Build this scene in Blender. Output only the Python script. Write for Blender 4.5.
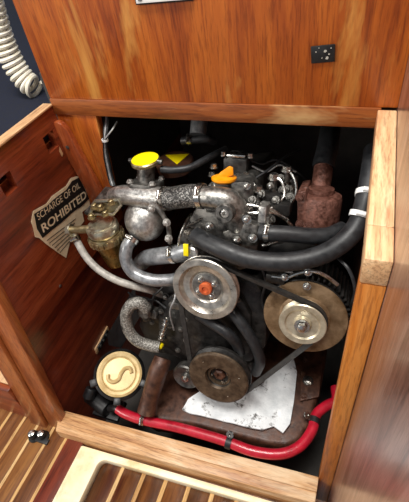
import bpy, bmesh, math, random
from mathutils import Vector, Matrix, noise
random.seed(7)
for o in list(bpy.data.objects): bpy.data.objects.remove(o)
COL = bpy.context.scene.collection
SC = bpy.context.scene

# ------------------------------------------------------------------ camera
W, H, F = 409.0, 502.0, 410.35
YAW, PITCH, ROLL = -0.4413, 0.7525, -0.1645
CAM = Vector((.5523, -.6096, .3158))
_f = Vector((math.sin(YAW)*math.cos(PITCH), math.cos(YAW)*math.cos(PITCH), -math.sin(PITCH)))
_r = Vector((math.cos(YAW), -math.sin(YAW), 0)); _u = _r.cross(_f)
RR = _r*math.cos(ROLL) + _u*math.sin(ROLL)
UU = -_r*math.sin(ROLL) + _u*math.cos(ROLL)
cd = bpy.data.cameras.new('camera'); cam = bpy.data.objects.new('camera', cd); COL.objects.link(cam)
m = Matrix((RR, UU, -_f)).transposed().to_4x4(); m.translation = CAM
cam.matrix_world = m
cd.sensor_fit = 'HORIZONTAL'; cd.sensor_width = 36; cd.lens = 36*F/W; cd.clip_start = .01
SC.camera = cam

# ------------------------------------------------------------------ light
SC.view_settings.view_transform = 'Standard'; SC.view_settings.look = 'None'
SC.view_settings.exposure = 0.0; SC.view_settings.gamma = 1
SC.view_settings.use_curve_mapping = False
wd = bpy.data.worlds.new('world'); SC.world = wd; wd.use_nodes = True
wd.node_tree.nodes['Background'].inputs[0].default_value = (.80, .88, 1, 1)
wd.node_tree.nodes['Background'].inputs[1].default_value = .32
def area(name, loc, target, sx, sy, energy, color):
    ld = bpy.data.lights.new(name, 'AREA'); ld.shape = 'RECTANGLE'; ld.size = sx; ld.size_y = sy
    ld.energy = energy; ld.color = color
    o = bpy.data.objects.new(name, ld); COL.objects.link(o); o.location = loc
    o.rotation_euler = (Vector(target)-Vector(loc)).to_track_quat('-Z', 'Y').to_euler()
area('companionway_hatch_offscreen', (.30, -.55, 1.75), (.32, -.16, -.3), .7, .7, 50, (1, .97, .92))
area('window_cabin_left_offscreen', (-1.45, -1.75, .95), (.3, -.1, -.3), .9, .5, 38, (1, .95, .88))

# ------------------------------------------------------------------ pixel helpers
def ray(x, y): return _f + RR*((x-W/2)/F) - UU*((y-H/2)/F)
def atY(x, y, Y): d = ray(x, y); return CAM + d*((Y-CAM.y)/d.y)
def atZ(x, y, Z): d = ray(x, y); return CAM + d*((Z-CAM.z)/d.z)
def atX(x, y, X): d = ray(x, y); return CAM + d*((X-CAM.x)/d.x)
TILT = .32                                   # the engine sits nose-up
EX = Vector((1, 0, 0)); EY = Vector((0, math.cos(TILT), -math.sin(TILT))); EZ = Vector((0, math.sin(TILT), math.cos(TILT)))
ORG = atY(206, 288, -.15)                    # centre of the water pump pulley, in the belt plane
def at(x, y, v=0.0):
    d = ray(x, y); return CAM + d*(((ORG-CAM).dot(EY)+v)/d.dot(EY))
def ppm(p): return F/((p-CAM).dot(_f))       # pixels per metre at p
def eng(u, v, w): return ORG + EX*u + EY*v + EZ*w

# ------------------------------------------------------------------ materials
def lin(h):
    h = h.lstrip('#'); c = [int(h[i:i+2], 16)/255 for i in (0, 2, 4)]
    return tuple(x/12.92 if x <= .04045 else ((x+.055)/1.055)**2.4 for x in c) + (1,)
def newmat(name):
    m = bpy.data.materials.new(name); m.use_nodes = True
    nt = m.node_tree; b = nt.nodes['Principled BSDF']; return m, nt, b
def N(nt, t, **k):
    n = nt.nodes.new(t)
    for a, v in k.items():
        if a in n.inputs: n.inputs[a].default_value = v
        else: setattr(n, a, v)
    return n
def coords(nt, scale, kind='Object', rot=(0, 0, 0)):
    tc = N(nt, 'ShaderNodeTexCoord'); mp = N(nt, 'ShaderNodeMapping')
    mp.inputs['Scale'].default_value = scale; mp.inputs['Rotation'].default_value = rot
    nt.links.new(tc.outputs[kind], mp.inputs['Vector']); return mp.outputs[0]
def ramp(nt, fac, stops):
    r = N(nt, 'ShaderNodeValToRGB'); e = r.color_ramp.elements
    while len(e) < len(stops): e.new(.5)
    for i, (p, c) in enumerate(stops): e[i].position = p; e[i].color = c
    nt.links.new(fac, r.inputs[0]); return r.outputs[0]
def mix(nt, fac, a, b, mode='MIX'):
    n = N(nt, 'ShaderNodeMix', data_type='RGBA', blend_type=mode)
    for s, v in ((n.inputs[0], fac), (n.inputs[6], a), (n.inputs[7], b)):
        if hasattr(v, 'is_output'): nt.links.new(v, s)
        else: s.default_value = v
    return n.outputs[2]
def noise_n(nt, vec, scale, detail=6, rough=.6, dist=0):
    n = N(nt, 'ShaderNodeTexNoise'); n.inputs['Scale'].default_value = scale; n.inputs['Detail'].default_value = detail
    n.inputs['Roughness'].default_value = rough; n.inputs['Distortion'].default_value = dist
    nt.links.new(vec, n.inputs['Vector']); return n.outputs['Fac']
def bump(nt, b, h, s, d=.002):
    n = N(nt, 'ShaderNodeBump'); n.inputs['Strength'].default_value = s; n.inputs['Distance'].default_value = d
    nt.links.new(h, n.inputs['Height']); nt.links.new(n.outputs[0], b.inputs['Normal'])
B0 = (0, 0, 0, 1); W1 = (1, 1, 1, 1)
def wood(name, dark, mid, light, axis='Z', worn=None, worn_at=(.58, .72), rough=.4, coat=.35, grain=1.0, rot=(0, 0, 0)):
    m, nt, b = newmat(name)
    st = {'X': (2.2, 30, 30), 'Y': (30, 2.2, 30), 'Z': (30, 30, 2.2)}[axis]
    v = coords(nt, tuple(s*grain for s in st), rot=rot)
    g = noise_n(nt, v, 1.0, 8, .62, .6)
    col = ramp(nt, g, [(.32, lin(dark)), (.5, lin(mid)), (.68, lin(light))])
    v3 = coords(nt, tuple(s*grain*5 for s in st), rot=rot)
    fine = noise_n(nt, v3, 1.6, 3, .7)
    col = mix(nt, .75, col, ramp(nt, fine, [(.36, (.5, .42, .38, 1)), (.52, W1)]), 'MULTIPLY')
    if worn:
        st2 = {'X': (3.5, 16, 16), 'Y': (16, 3.5, 16), 'Z': (16, 16, 3.5)}[axis]
        w = noise_n(nt, coords(nt, st2, rot=rot), 1.0, 5, .65, .3)
        col = mix(nt, ramp(nt, w, [(worn_at[0], B0), (worn_at[1], W1)]), col, lin(worn))
    nt.links.new(col, b.inputs['Base Color'])
    b.inputs['Roughness'].default_value = rough; b.inputs['Coat Weight'].default_value = coat; b.inputs['Coat Roughness'].default_value = .18
    bump(nt, b, g, .25, .001)
    return m
def rough_mat(name, c1, c2, metal=0.0, rough=(.4, .7), scale=60, c3=None, c3_at=(.6, .7), bmp=.3, bd=.001, coat=0, s3=25):
    m, nt, b = newmat(name)
    v = coords(nt, (1, 1, 1)); g = noise_n(nt, v, scale, 6, .65)
    col = ramp(nt, g, [(.35, lin(c1)), (.65, lin(c2))])
    if c3:
        col = mix(nt, ramp(nt, noise_n(nt, v, s3, 7, .7), [(c3_at[0], B0), (c3_at[1], W1)]), col, lin(c3))
    nt.links.new(col, b.inputs['Base Color']); b.inputs['Metallic'].default_value = metal
    r = ramp(nt, g, [(.3, (rough[0],)*3+(1,)), (.7, (rough[1],)*3+(1,))]); nt.links.new(r, b.inputs['Roughness'])
    b.inputs['Coat Weight'].default_value = coat
    if bmp: bump(nt, b, g, bmp, bd)
    return m
def braid(name, c1, c2, metal, scale=260, rough=.45):
    m, nt, b = newmat(name); v = coords(nt, (1, 1, 1))
    vo = N(nt, 'ShaderNodeTexVoronoi'); vo.inputs['Scale'].default_value = scale; nt.links.new(v, vo.inputs['Vector'])
    g = noise_n(nt, v, 45, 5, .7)
    col = ramp(nt, vo.outputs['Distance'], [(.2, lin(c1)), (.6, lin(c2))])
    col = mix(nt, ramp(nt, g, [(.5, B0), (.7, W1)]), col, lin('#22211f'))
    nt.links.new(col, b.inputs['Base Color']); b.inputs['Metallic'].default_value = metal; b.inputs['Roughness'].default_value = rough
    bump(nt, b, vo.outputs['Distance'], .6, .0015); return m

M = {}
M['panel'] = wood('varnished_teak_panel', '#87380f', '#b0581a', '#c56c24', 'Z', '#d99a4c', (.57, .74), .38, .3, 1.25)
M['rail'] = wood('weathered_teak_rail', '#5a2a0e', '#8f4b1b', '#a5602a', 'X', '#c39a66', (.58, .74), .5, .2)
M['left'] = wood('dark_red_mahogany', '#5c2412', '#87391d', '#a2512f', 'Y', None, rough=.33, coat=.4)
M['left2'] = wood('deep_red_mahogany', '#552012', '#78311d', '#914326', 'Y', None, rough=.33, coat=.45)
M['cleat'] = wood('red_varnished_cleat', '#6a2712', '#93431f', '#a85a34', 'Z', '#c48a63', (.68, .8), .32, .4)
M['stile'] = wood('orange_teak_stile', '#9a4d14', '#c57528', '#da934a', 'Z', '#e2ab6c', (.66, .8), .45, .2)
M['pale'] = wood('toplit_pale_teak', '#b9855a', '#dfb586', '#f0d2a6', 'Y', '#bb7446', (.52, .66), .55, .1, 1.6)  # light from above painted in: wing top paler than the orange stile
M['pale_edge'] = wood('pale_timber_edge', '#b98a5c', '#d8ae80', '#e6c79c', 'Y', rough=.55, coat=0)
M['sill'] = wood('worn_teak_sill', '#9c6238', '#c79866', '#dfba90', 'X', '#ead2ae', (.52, .7), .55, .1, 1.4)
M['right'] = wood('glare_tinted_mahogany', '#5f3e33', '#8a6253', '#a98474', 'Z', '#b89c90', (.55, .8), .32, .5, 1.7, rot=(.6, 0, 0))  # pinkish-grey glare painted into the brown wood and its pale streaks
M['frame'] = wood('mahogany_face_frame', '#7a3a18', '#a3582a', '#b87038', 'Z', '#c98e58', (.68, .82), .38, .3)
M['lowpanel'] = wood('red_cabinet_panel', '#6a2a12', '#95451e', '#a85a2c', 'X', rough=.4, coat=.3)
M['teak'] = wood('teak_sole_plank', '#39200f', '#5f3717', '#7d4d25', 'Y', '#3f160c', (.52, .66), .3, .5)
M['teak2'] = wood('teak_floor_plank', '#4d2b13', '#774720', '#90602f', 'Y', rough=.45, coat=.2)
M['holly'] = wood('pale_holly_strip', '#a87a48', '#cfa468', '#dfbb84', 'Y', rough=.5, coat=.1)
M['redboard'] = wood('red_brown_margin_board', '#511a0c', '#77301a', '#8a4226', 'Y', rough=.4, coat=.3)
M['gelcoat'] = rough_mat('cream_gelcoat', '#efdcae', '#fbf0d2', 0, (.35, .5), 14, '#d8b070', (.56, .72), .05, s3=9)
M['lining'] = rough_mat('grey_bilge_lining', '#3b3835', '#4d4945', 0, (.7, .9), 25)
M['black'] = rough_mat('black_plastic', '#0d0d0e', '#1b1b1c', 0, (.35, .6), 60, bmp=.1)
M['rubber'] = rough_mat('black_hose_rubber', '#17181a', '#2a2b2d', 0, (.38, .6), 90, '#55534f', (.68, .8), .25, .0008)
M['belt'] = rough_mat('worn_belt_rubber', '#1d1c1c', '#34322f', 0, (.5, .75), 120)
M['alum'] = rough_mat('cast_aluminium', '#9f9d98', '#dad8d3', .85, (.26, .5), 160, '#4b4844', (.58, .72), .6, .0015)
M['alum_dark'] = rough_mat('grimy_cast_metal', '#4a4946', '#85827d', .75, (.3, .55), 90, '#1d1c1b', (.54, .70), .5, .0015)
M['iron'] = rough_mat('dark_engine_paint', '#1b1a19', '#3a3836', .4, (.3, .55), 70, '#5d564c', (.57, .72), .5, .0015)
M['alum_mid'] = rough_mat('dulled_cast_aluminium', '#6b6a66', '#b0aea8', .85, (.25, .48), 120, '#3a3835', (.56, .72), .5, .0015)
M['steel'] = rough_mat('bright_steel', '#a9a69f', '#dcdad4', 1, (.18, .35), 80, '#5c554c', (.62, .78), .1)
M['pulley'] = rough_mat('worn_pulley_steel', '#a09a90', '#d6d1c6', .9, (.25, .42), 55, '#6d6256', (.6, .74), .15)
M['pulley_hub'] = rough_mat('dull_pulley_hub', '#5c5a56', '#8d8a85', .8, (.3, .5), 80, '#3b3834', (.55, .7), .2)
M['rustface'] = rough_mat('rust_brown_pulley', '#3e3125', '#665543', .5, (.4, .6), 70, '#33271c', (.58, .72), .3)
M['altdisc'] = rough_mat('tarnished_alternator_disc', '#6f573c', '#9c8264', .55, (.35, .55), 40, '#5a4530', (.55, .72), .2)
M['altpulley'] = rough_mat('cream_tarnished_pulley', '#b7ab90', '#d8cfb8', .7, (.3, .45), 60, '#7d6f58', (.62, .75), .15)
M['rust'] = rough_mat('flaking_rust', '#47291f', '#825649', .25, (.3, .7), 110, '#a89288', (.60, .72), .8, .003)
M['pan'] = rough_mat('rusty_drip_pan', '#341e15', '#5d3b2a', .15, (.35, .6), 60, '#7d5a45', (.6, .74), .5, .002)
M['redrust'] = rough_mat('orange_rust_cap', '#a03c18', '#cc6433', .1, (.5, .7), 120, bmp=.4)
M['brass'] = rough_mat('tarnished_brass', '#857450', '#c4b48c', .85, (.25, .45), 60, '#4d3d20', (.6, .75), .2)
M['bowl'] = rough_mat('amber_brass_bowl', '#6b5228', '#a08048', .7, (.22, .4), 40, '#3a2b16', (.58, .74), .2)
M['nickel'] = rough_mat('dull_nickel', '#a39d86', '#d6d0b8', .85, (.25, .4), 90, '#524c3e', (.6, .75), .3)
M['yellow'] = rough_mat('yellow_label', '#f2d800', '#fbe80a', 0, (.4, .5), 40, bmp=0)
M['orange'] = rough_mat('orange_plastic', '#e88a00', '#f7a30e', 0, (.35, .45), 60, bmp=.1)
M['greyhose'] = rough_mat('silver_grey_hose', '#6c6e70', '#a9abad', .45, (.26, .45), 60, '#2a2a2a', (.54, .70), .35, .001)
M['palehose'] = rough_mat('pale_grey_fuel_hose', '#9c9890', '#c9c5bc', .1, (.4, .55), 80, '#5c574e', (.58, .72), .15)
M['braid'] = braid('black_flecked_hose', '#a5a39e', '#3f3e3d', .6, 330)
M['braidgrey'] = braid('grey_braided_hose', '#b4b1a9', '#6d6a64', .2, 330)
M['red'] = rough_mat('red_cable_sheath', '#9c0f22', '#c01a32', 0, (.28, .42), 40, '#5a0d10', (.66, .8), .1, coat=.3)
M['pad'] = rough_mat('soaked_white_pad', '#cfd3d5', '#eceeef', 0, (.55, .8), 35, '#55534f', (.57, .66), .6, .004, s3=38)
M['cream'] = rough_mat('cream_enamel_lid', '#b99a62', '#d8bf8a', .15, (.3, .45), 40, '#96763f', (.62, .78), .1)
M['navy'] = rough_mat('navy_cloth', '#040818', '#081028', 0, (.8, .95), 200)
M['cord'] = rough_mat('cream_coiled_cord', '#e6dcc2', '#f8f2e4', 0, (.4, .5), 60, bmp=0)
M['paper'] = rough_mat('yellowed_paper', '#d8bf98', '#ecd9b8', 0, (.6, .8), 60, '#a27c4c', (.6, .75), .1)
M['ink'] = rough_mat('black_print', '#12100f', '#1c1917', 0, (.5, .6), 60, bmp=0)
M['white'] = rough_mat('white_enamel', '#e9e9e6', '#f7f7f5', 0, (.3, .4), 40, bmp=0)
M['fleck'] = rough_mat('bare_metal_fleck', '#b9b4a6', '#d6d2c6', .4, (.4, .5), 40, bmp=0)
M['wire'] = rough_mat('grey_cable', '#7c7c7c', '#b5b5b5', .3, (.35, .5), 60, bmp=0)

# ------------------------------------------------------------------ mesh helpers
def frame_from(axis, up=None):
    a = Vector(axis).normalized()
    h = Vector(up) if up else (Vector((0, 0, 1)) if abs(a.z) < .9 else Vector((1, 0, 0)))
    x = h.cross(a).normalized(); y = a.cross(x)
    return x, y, a
class MB:
    def __init__(s): s.v = []; s.f = []
    def add(s, vs, fs):
        k = len(s.v); s.v += [Vector(p) for p in vs]; s.f += [[i+k for i in f] for f in fs]; return s
    def box(s, c, size, ax=(Vector((1, 0, 0)), Vector((0, 1, 0)), Vector((0, 0, 1)))):
        c = Vector(c); h = [q/2 for q in size]
        vs = [c + ax[0]*h[0]*i + ax[1]*h[1]*j + ax[2]*h[2]*k for k in (-1, 1) for j in (-1, 1) for i in (-1, 1)]
        return s.add(vs, [(0, 2, 3, 1), (4, 5, 7, 6), (0, 1, 5, 4), (2, 6, 7, 3), (0, 4, 6, 2), (1, 3, 7, 5)])
    def span(s, a, b):
        return s.box([(p+q)/2 for p, q in zip(a, b)], [abs(p-q) for p, q in zip(a, b)])
    def hexa(s, pts):   # 8 points, bottom ring of 4 then top ring of 4
        return s.add(pts, [(3, 2, 1, 0), (4, 5, 6, 7), (0, 1, 5, 4), (1, 2, 6, 5), (2, 3, 7, 6), (3, 0, 4, 7)])
    def prism(s, pts, d):
        n = len(pts); d = Vector(d); pts = [Vector(p) for p in pts]
        vs = pts + [p+d for p in pts]
        return s.add(vs, [list(range(n))[::-1], list(range(n, 2*n))] + [(i, (i+1) % n, n+(i+1) % n, n+i) for i in range(n)])
    def lathe(s, c, axis, prof, seg=40):
        x, y, a = frame_from(axis); c = Vector(c); k = len(prof); vs = []; fs = []
        for r, h in prof:
            for i in range(seg):
                t = 2*math.pi*i/seg; vs.append(c + a*h + (x*math.cos(t)+y*math.sin(t))*max(r, 1e-5))
        for j in range(k-1):
            for i in range(seg): fs.append((j*seg+i, j*seg+(i+1) % seg, (j+1)*seg+(i+1) % seg, (j+1)*seg+i))
        return s.add(vs, fs)
    def cyl(s, a, b, r, r2=None, seg=20):
        a = Vector(a); b = Vector(b); L = (b-a).length; r2 = r if r2 is None else r2
        return s.lathe(a, b-a, [(0, 0), (r, 0), (r2, L), (0, L)], seg)
    def tube(s, pts, r, seg=12, sub=6, smooth=True):
        P = [Vector(p) for p in pts]; rr = r if isinstance(r, (list, tuple)) else [r]*len(P)
        if smooth and len(P) > 2:
            Q = []; qr = []
            for i in range(len(P)-1):
                p0 = P[i-1] if i else P[0]*2-P[1]; p3 = P[i+2] if i+2 < len(P) else P[-1]*2-P[-2]
                for k in range(sub):
                    t = k/sub; p1, p2 = P[i], P[i+1]
                    Q.append(.5*((2*p1)+(p2-p0)*t+(2*p0-5*p1+4*p2-p3)*t*t+(3*p1-p0-3*p2+p3)*t**3)); qr.append(rr[i]*(1-t)+rr[i+1]*t)
            Q.append(P[-1]); qr.append(rr[-1]); P, rr = Q, qr
        n = len(P); T = [(P[min(i+1, n-1)]-P[max(i-1, 0)]).normalized() for i in range(n)]
        x, y, a = frame_from(T[0]); vs = []; fs = []
        for i in range(n):
            x = (x - T[i]*x.dot(T[i])).normalized(); y = T[i].cross(x)
            for k in range(seg):
                t = 2*math.pi*k/seg; vs.append(P[i]+(x*math.cos(t)+y*math.sin(t))*rr[i])
        for i in range(n-1):
            for k in range(seg): fs.append((i*seg+k, i*seg+(k+1) % seg, (i+1)*seg+(k+1) % seg, (i+1)*seg+k))
        fs.append(list(range(seg))[::-1]); fs.append(list(range((n-1)*seg, n*seg)))
        return s.add(vs, fs)
    def ball(s, c, r, sc=(1, 1, 1), ax=(Vector((1, 0, 0)), Vector((0, 1, 0)), Vector((0, 0, 1))), seg=24, rings=14):
        c = Vector(c); vs = []; fs = []
        for j in range(rings+1):
            ph = math.pi*j/rings
            for i in range(seg):
                t = 2*math.pi*i/seg; q = (math.sin(ph)*math.cos(t), math.sin(ph)*math.sin(t), math.cos(ph))
                vs.append(c + sum((ax[k]*(q[k]*sc[k]*r) for k in range(3)), Vector()))
        for j in range(rings):
            for i in range(seg): fs.append((j*seg+i, (j+1)*seg+i, (j+1)*seg+(i+1) % seg, j*seg+(i+1) % seg))
        return s.add(vs, fs)
    def ringband(s, c, axis, r, w, t, seg=28):      # a flat strap round a hose
        return s.lathe(c, axis, [(r, -w/2), (r+t, -w/2), (r+t, w/2), (r, w/2), (r, -w/2)], seg)
    def build(s, name, mat, parent=None, bevel=0, segs=2, smooth=35, jitter=0):
        off = base_of(parent)
        me = bpy.data.meshes.new(name)
        me.from_pydata([tuple(p-off) for p in s.v], [], s.f)
        bm = bmesh.new(); bm.from_mesh(me); bmesh.ops.remove_doubles(bm, verts=bm.verts, dist=1e-5)
        bmesh.ops.dissolve_degenerate(bm, dist=1e-6, edges=bm.edges)
        bmesh.ops.recalc_face_normals(bm, faces=bm.faces)
        if jitter:
            for v in bm.verts: v.co += noise.noise_vector(v.co*40)*jitter
        if bevel:
            bmesh.ops.bevel(bm, geom=[e for e in bm.edges if e.is_manifold and e.calc_face_angle(0) > .5], offset=bevel, segments=segs, affect='EDGES', profile=.5, clamp_overlap=True)
        bm.to_mesh(me); bm.free()
        if smooth:
            for p in me.polygons: p.use_smooth = True
            me.set_sharp_from_angle(angle=math.radians(smooth))
        me.materials.append(M[mat])
        o = bpy.data.objects.new(name, me); COL.objects.link(o)
        if parent: o.parent = parent
        return o
BASE = {}
def base_of(p):
    while p is not None:
        if p.name in BASE: return BASE[p.name]
        p = p.parent
    return Vector((0, 0, 0))
def tag(o, label, cat, group=None):
    o['label'] = label; o['category'] = cat
    if group: o['group'] = group
    return o
def thing(name, label, cat, loc, group=None):
    o = bpy.data.objects.new(name, None); o.empty_display_size = .02; COL.objects.link(o)
    o.location = loc; BASE[o.name] = Vector(loc); return tag(o, label, cat, group)
def struct(o): o['kind'] = 'structure'; return o
_bolts = {}
def bolt(parent, p, axis, r, h=None, mat='steel', name='bolt', socket=False, washer=True):
    key = (mat, washer, name)
    if key not in _bolts:
        b = MB()
        if washer: b.lathe((0, 0, 0), (0, 0, 1), [(0, 0), (1.35, 0), (1.35, .25), (0, .25)], 20)
        x = [Vector((math.cos(math.pi*i/3), math.sin(math.pi*i/3), .2)) for i in range(6)]
        b.prism(x, (0, 0, .75))
        b.lathe((0, 0, .95), (0, 0, 1), [(.8, 0), (.6, .12), (0, .14)], 18)
        o = b.build(name, mat, None, 0); _bolts[key] = o.data; bpy.data.objects.remove(o)
    o = bpy.data.objects.new(name, _bolts[key]); COL.objects.link(o)
    x, y, a = frame_from(axis)
    mt = Matrix((x, y, a)).transposed().to_4x4() @ Matrix.Diagonal((r, r, h or r, 1))
    mt.translation = Vector(p)-base_of(parent)
    if parent: o.parent = parent
    o.matrix_local = mt
    return o
FR = -EY                      # towards the front of the engine
def px(*pts): return [at(*p) for p in pts]

# ================================================================== THE SETTING
XL, XR, XI = 0.0, 0.60, 0.574
ZT = .021
def slab(name, a, b, mat, parent=None, bevel=.0015):
    o = MB().span(a, b).build(name, mat, parent, bevel)
    if parent is None: struct(o)
    return o
# bulkhead with the opening
wb = slab('wall_back', (XL, 0, .031), (XR, .018, .62), 'panel')
slab('rail', (XL, -.003, 0), (.579, .022, .031), 'rail', wb)
stile = MB().hexa([(XL, .0, -.26), (.064, .0, -.26), (.064, .018, -.26), (XL, .018, -.26),
                   (XL, .0, -.0005), (.089, .0, -.0005), (.089, .018, -.0005), (XL, .018, -.0005)]).build('stile', 'panel', wb, .001)
# cleat with rounded head leaning on the stile
ca, cb = atY(63, 128, -.002), atY(101, 196, -.002)
d = (cb-ca).normalized(); s_ = Vector((-d.z, 0, d.x)); hw = .0185
pts = [ca + s_*hw, ca + s_*hw*.75 - d*.012, ca + s_*hw*.3 - d*.019, ca - s_*hw*.3 - d*.019, ca - s_*hw*.75 - d*.012, ca - s_*hw, cb+d*.07 - s_*hw, cb+d*.07 + s_*hw]
cl = MB().prism(pts, (0, -.014, 0)).build('cleat', 'cleat', wb, .003)
hc = ca + d*.034; bolt(cl, hc+Vector((0, -.0158, 0)), (0, -1, 0), .0030, .0015, 'alum_dark', 'screw')
# left wall: upper boarding with finger holes, top edging, lower sheet
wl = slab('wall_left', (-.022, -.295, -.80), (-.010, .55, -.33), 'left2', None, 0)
def holed(y0, y1, z0, z1, holes, x0, x1):
    ys = sorted({y0, y1, *[h[0] for h in holes], *[h[1] for h in holes]}); zs = sorted({z0, z1, *[h[2] for h in holes], *[h[3] for h in holes]})
    b = bmesh.new(); V = {}
    def vert(x, y, z):
        k = (round(x, 5), round(y, 5), round(z, 5))
        if k not in V: V[k] = b.verts.new((x, y, z))
        return V[k]
    inh = lambda y, z: not (y0 < y < y1 and z0 < z < z1) or any(h[0] < y < h[1] and h[2] < z < h[3] for h in holes)
    for i in range(len(ys)-1):
        for j in range(len(zs)-1):
            ya, yb, za, zb = ys[i], ys[i+1], zs[j], zs[j+1]; ym, zm = (ya+yb)/2, (za+zb)/2
            if inh(ym, zm): continue
            b.faces.new([vert(x1, ya, za), vert(x1, yb, za), vert(x1, yb, zb), vert(x1, ya, zb)])
            b.faces.new([vert(x0, ya, za), vert(x0, ya, zb), vert(x0, yb, zb), vert(x0, yb, za)])
            e = .0004
            if inh(ya-e, zm): b.faces.new([vert(x0, ya, za), vert(x1, ya, za), vert(x1, ya, zb), vert(x0, ya, zb)])
            if inh(yb+e, zm): b.faces.new([vert(x0, yb, za), vert(x0, yb, zb), vert(x1, yb, zb), vert(x1, yb, za)])
            if inh(ym, za-e): b.faces.new([vert(x0, ya, za), vert(x0, yb, za), vert(x1, yb, za), vert(x1, ya, za)])
            if inh(ym, zb+e): b.faces.new([vert(x0, ya, zb), vert(x1, ya, zb), vert(x1, yb, zb), vert(x0, yb, zb)])
    me = bpy.data.meshes.new('panel'); b.to_mesh(me); b.free(); return me
hA = atX(8, 184, 0); hB = atX(51, 142, 0)
holes = [(h.y-.016, h.y+.016, h.z-.017, h.z+.017) for h in (hA, hB)]
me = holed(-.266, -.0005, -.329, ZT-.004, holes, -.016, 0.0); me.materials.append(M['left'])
pn = bpy.data.objects.new('panel', me); COL.objects.link(pn); pn.parent = wl
slab('top_edging', (-.020, -.266, ZT-.004), (.002, -.0005, ZT), 'pale_edge', wl, .001)
for h in (hB,):
    MB().add([(.0008, h.y+.010, h.z-.026), (.0008, h.y+.016, h.z-.018), (.0008, h.y+.018, h.z-.036), (.0008, h.y+.012, h.z-.040)], [(0, 1, 2, 3)]).build('chipped_patch', 'pale_edge', wl, 0)
p = atX(64, 293, 0); bolt(wl, (0.0, p.y, -.30), (1, 0, 0), .0028, .002, 'steel', 'screw')
# right partition: boarding that runs forward past the camera, with the cut-back wing in front of the opening
wr = slab('wall_right', (XR, -1.3, -.80), (XR+.02, .55, .62), 'right', None, 0)
slab('wing_top', (XI, -.262, .0), (XR-.0003, -.0035, .030), 'pale', wr, .002)
slab('corner_block', (XI, -.313, -.004), (XR-.0003, -.2625, .0305), 'pale', wr, .002)
slab('front_stile', (XI, -.313, -.78), (XR-.0003, -.285, -.0045), 'stile', wr, .002)
# compartment shell
struct(slab('wall_engine_bay_rear', (-.02, .55, -.82), (XR+.02, .56, .10), 'lining', None, 0))
struct(slab('ceiling_engine_bay', (-.02, .019, .06), (XR, .55, .07), 'lining', None, 0))
struct(slab('wall_engine_bay_side', (-.022, .019, -.33), (-.010, .55, .06), 'lining', None, 0))
struct(slab('floor_engine_bay', (-.02, -.33, -.82), (XR, .55, -.80), 'lining', None, 0))
# sill
SZ = -.58
s0, s1, s2, s3 = atZ(60, 410, SZ), atZ(317, 477, SZ), atZ(300, 502, SZ), atZ(55, 431, SZ)
bl, br = Vector((s0.x-.0, s0.y, SZ)), Vector((XI, s1.y, SZ)); fl = Vector((s3.x, s3.y, SZ)); frr = Vector((XI, s1.y-.048, SZ))
dn = Vector((0, 0, -.22))
si = struct(MB().hexa([fl+dn, frr+dn, br+dn, bl+dn, fl, frr, br, bl]).build('trim_sill', 'sill', None, .003))
g0, g1 = fl.lerp(bl, .42), frr.lerp(br, .42)
MB().hexa([q+Vector((0, 0, z)) for z in (.0, .004) for q in (g0, g1, br, bl)]).build('raised_strip', 'sill', si, .0015)
# left face frame (two leaning stiles) and low cabinet front
t0, t1 = atX(0, 284, 0), atX(63, 411, 0)
dv = (t1-t0)/(t1.z-t0.z)
def lean(z): return t0.y + (t1.y-t0.y)*(z-t0.z)/(t1.z-t0.z)
ff = None
def stileboard(name, x0, x1, prx, mat, z0=-.66, z1=ZT+.0, parent=None):
    b = MB().hexa([(x0, lean(z0)-prx, z0), (x1, lean(z0)-prx, z0), (x1, lean(z0)+.003, z0), (x0, lean(z0)+.003, z0),
                   (x0, lean(z1)-prx, z1), (x1, lean(z1)-prx, z1), (x1, lean(z1)+.003, z1), (x0, lean(z1)+.003, z1)])
    o = b.build(name, mat, parent, .0025); return o
ff = struct(stileboard('wall_left_front', -.046, .0015, .018, 'frame'))
stileboard('outer_stile', -.094, -.0475, .026, 'frame', parent=ff)
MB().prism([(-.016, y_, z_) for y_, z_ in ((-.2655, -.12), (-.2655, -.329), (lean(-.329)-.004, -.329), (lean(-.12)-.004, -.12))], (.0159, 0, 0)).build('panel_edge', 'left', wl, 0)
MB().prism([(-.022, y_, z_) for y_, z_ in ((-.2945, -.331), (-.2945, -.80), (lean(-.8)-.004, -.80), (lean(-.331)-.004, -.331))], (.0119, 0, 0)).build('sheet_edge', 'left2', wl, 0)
cy = lean(-.6)-.018
slab('lower_panel', (-.60, cy, -.66), (-.0955, cy+.015, -.475), 'lowpanel', ff)
slab('shelf', (-.60, cy+.016, -.49), (-.0955, .0, -.478), 'pale_edge', ff)
slab('recess_back', (-.60, .0, -.66), (-.0955, .01, -.082), 'lowpanel', ff, 0)
# berth flat with navy cushion beyond the left boarding
struct(slab('floor_berth', (-1.6, -.25, -.08), (-.0245, 1.9, -.05), 'lowpanel', None, 0))
cu = MB().span((-1.5, -.245, -.0495), (-.026, 1.85, -.012)).build('berth_cushion', 'navy', None, .012)
tag(cu, 'dark navy cloth cushion on the berth beyond the left boarding', 'cushion')

# cabin sole: left teak-and-holly, red margin board, cream moulded rim, recessed teak grating
FZ = -.612
fl_ = struct(MB().span((-.62, -1.25, FZ-.05), (XR, -.332, FZ-.02)).build('floor', 'teak2', None, 0))
def P_(x, y, z=FZ): return atZ(x, y, z)
# left planks run fore and aft; pale strips in between
A0 = P_(70, 450)
xb = P_(69, 470).x                       # right edge of the planked part
k = 0; x = xb - .042
slab('margin_board', (x+.001, -1.2, FZ-.02), (xb, lean(-.61)-.02, FZ+.002), 'redboard', fl_)
yb = lean(-.61)-.014
while x > -.58:
    slab('holly_strip', (x-.007, -1.2, FZ-.02), (x, yb, FZ), 'holly', fl_, .0003)
    slab('plank', (x-.007-.036, -1.2, FZ-.02), (x-.0074, yb, FZ), 'teak2', fl_, .0006)
    x -= .0434
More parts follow.
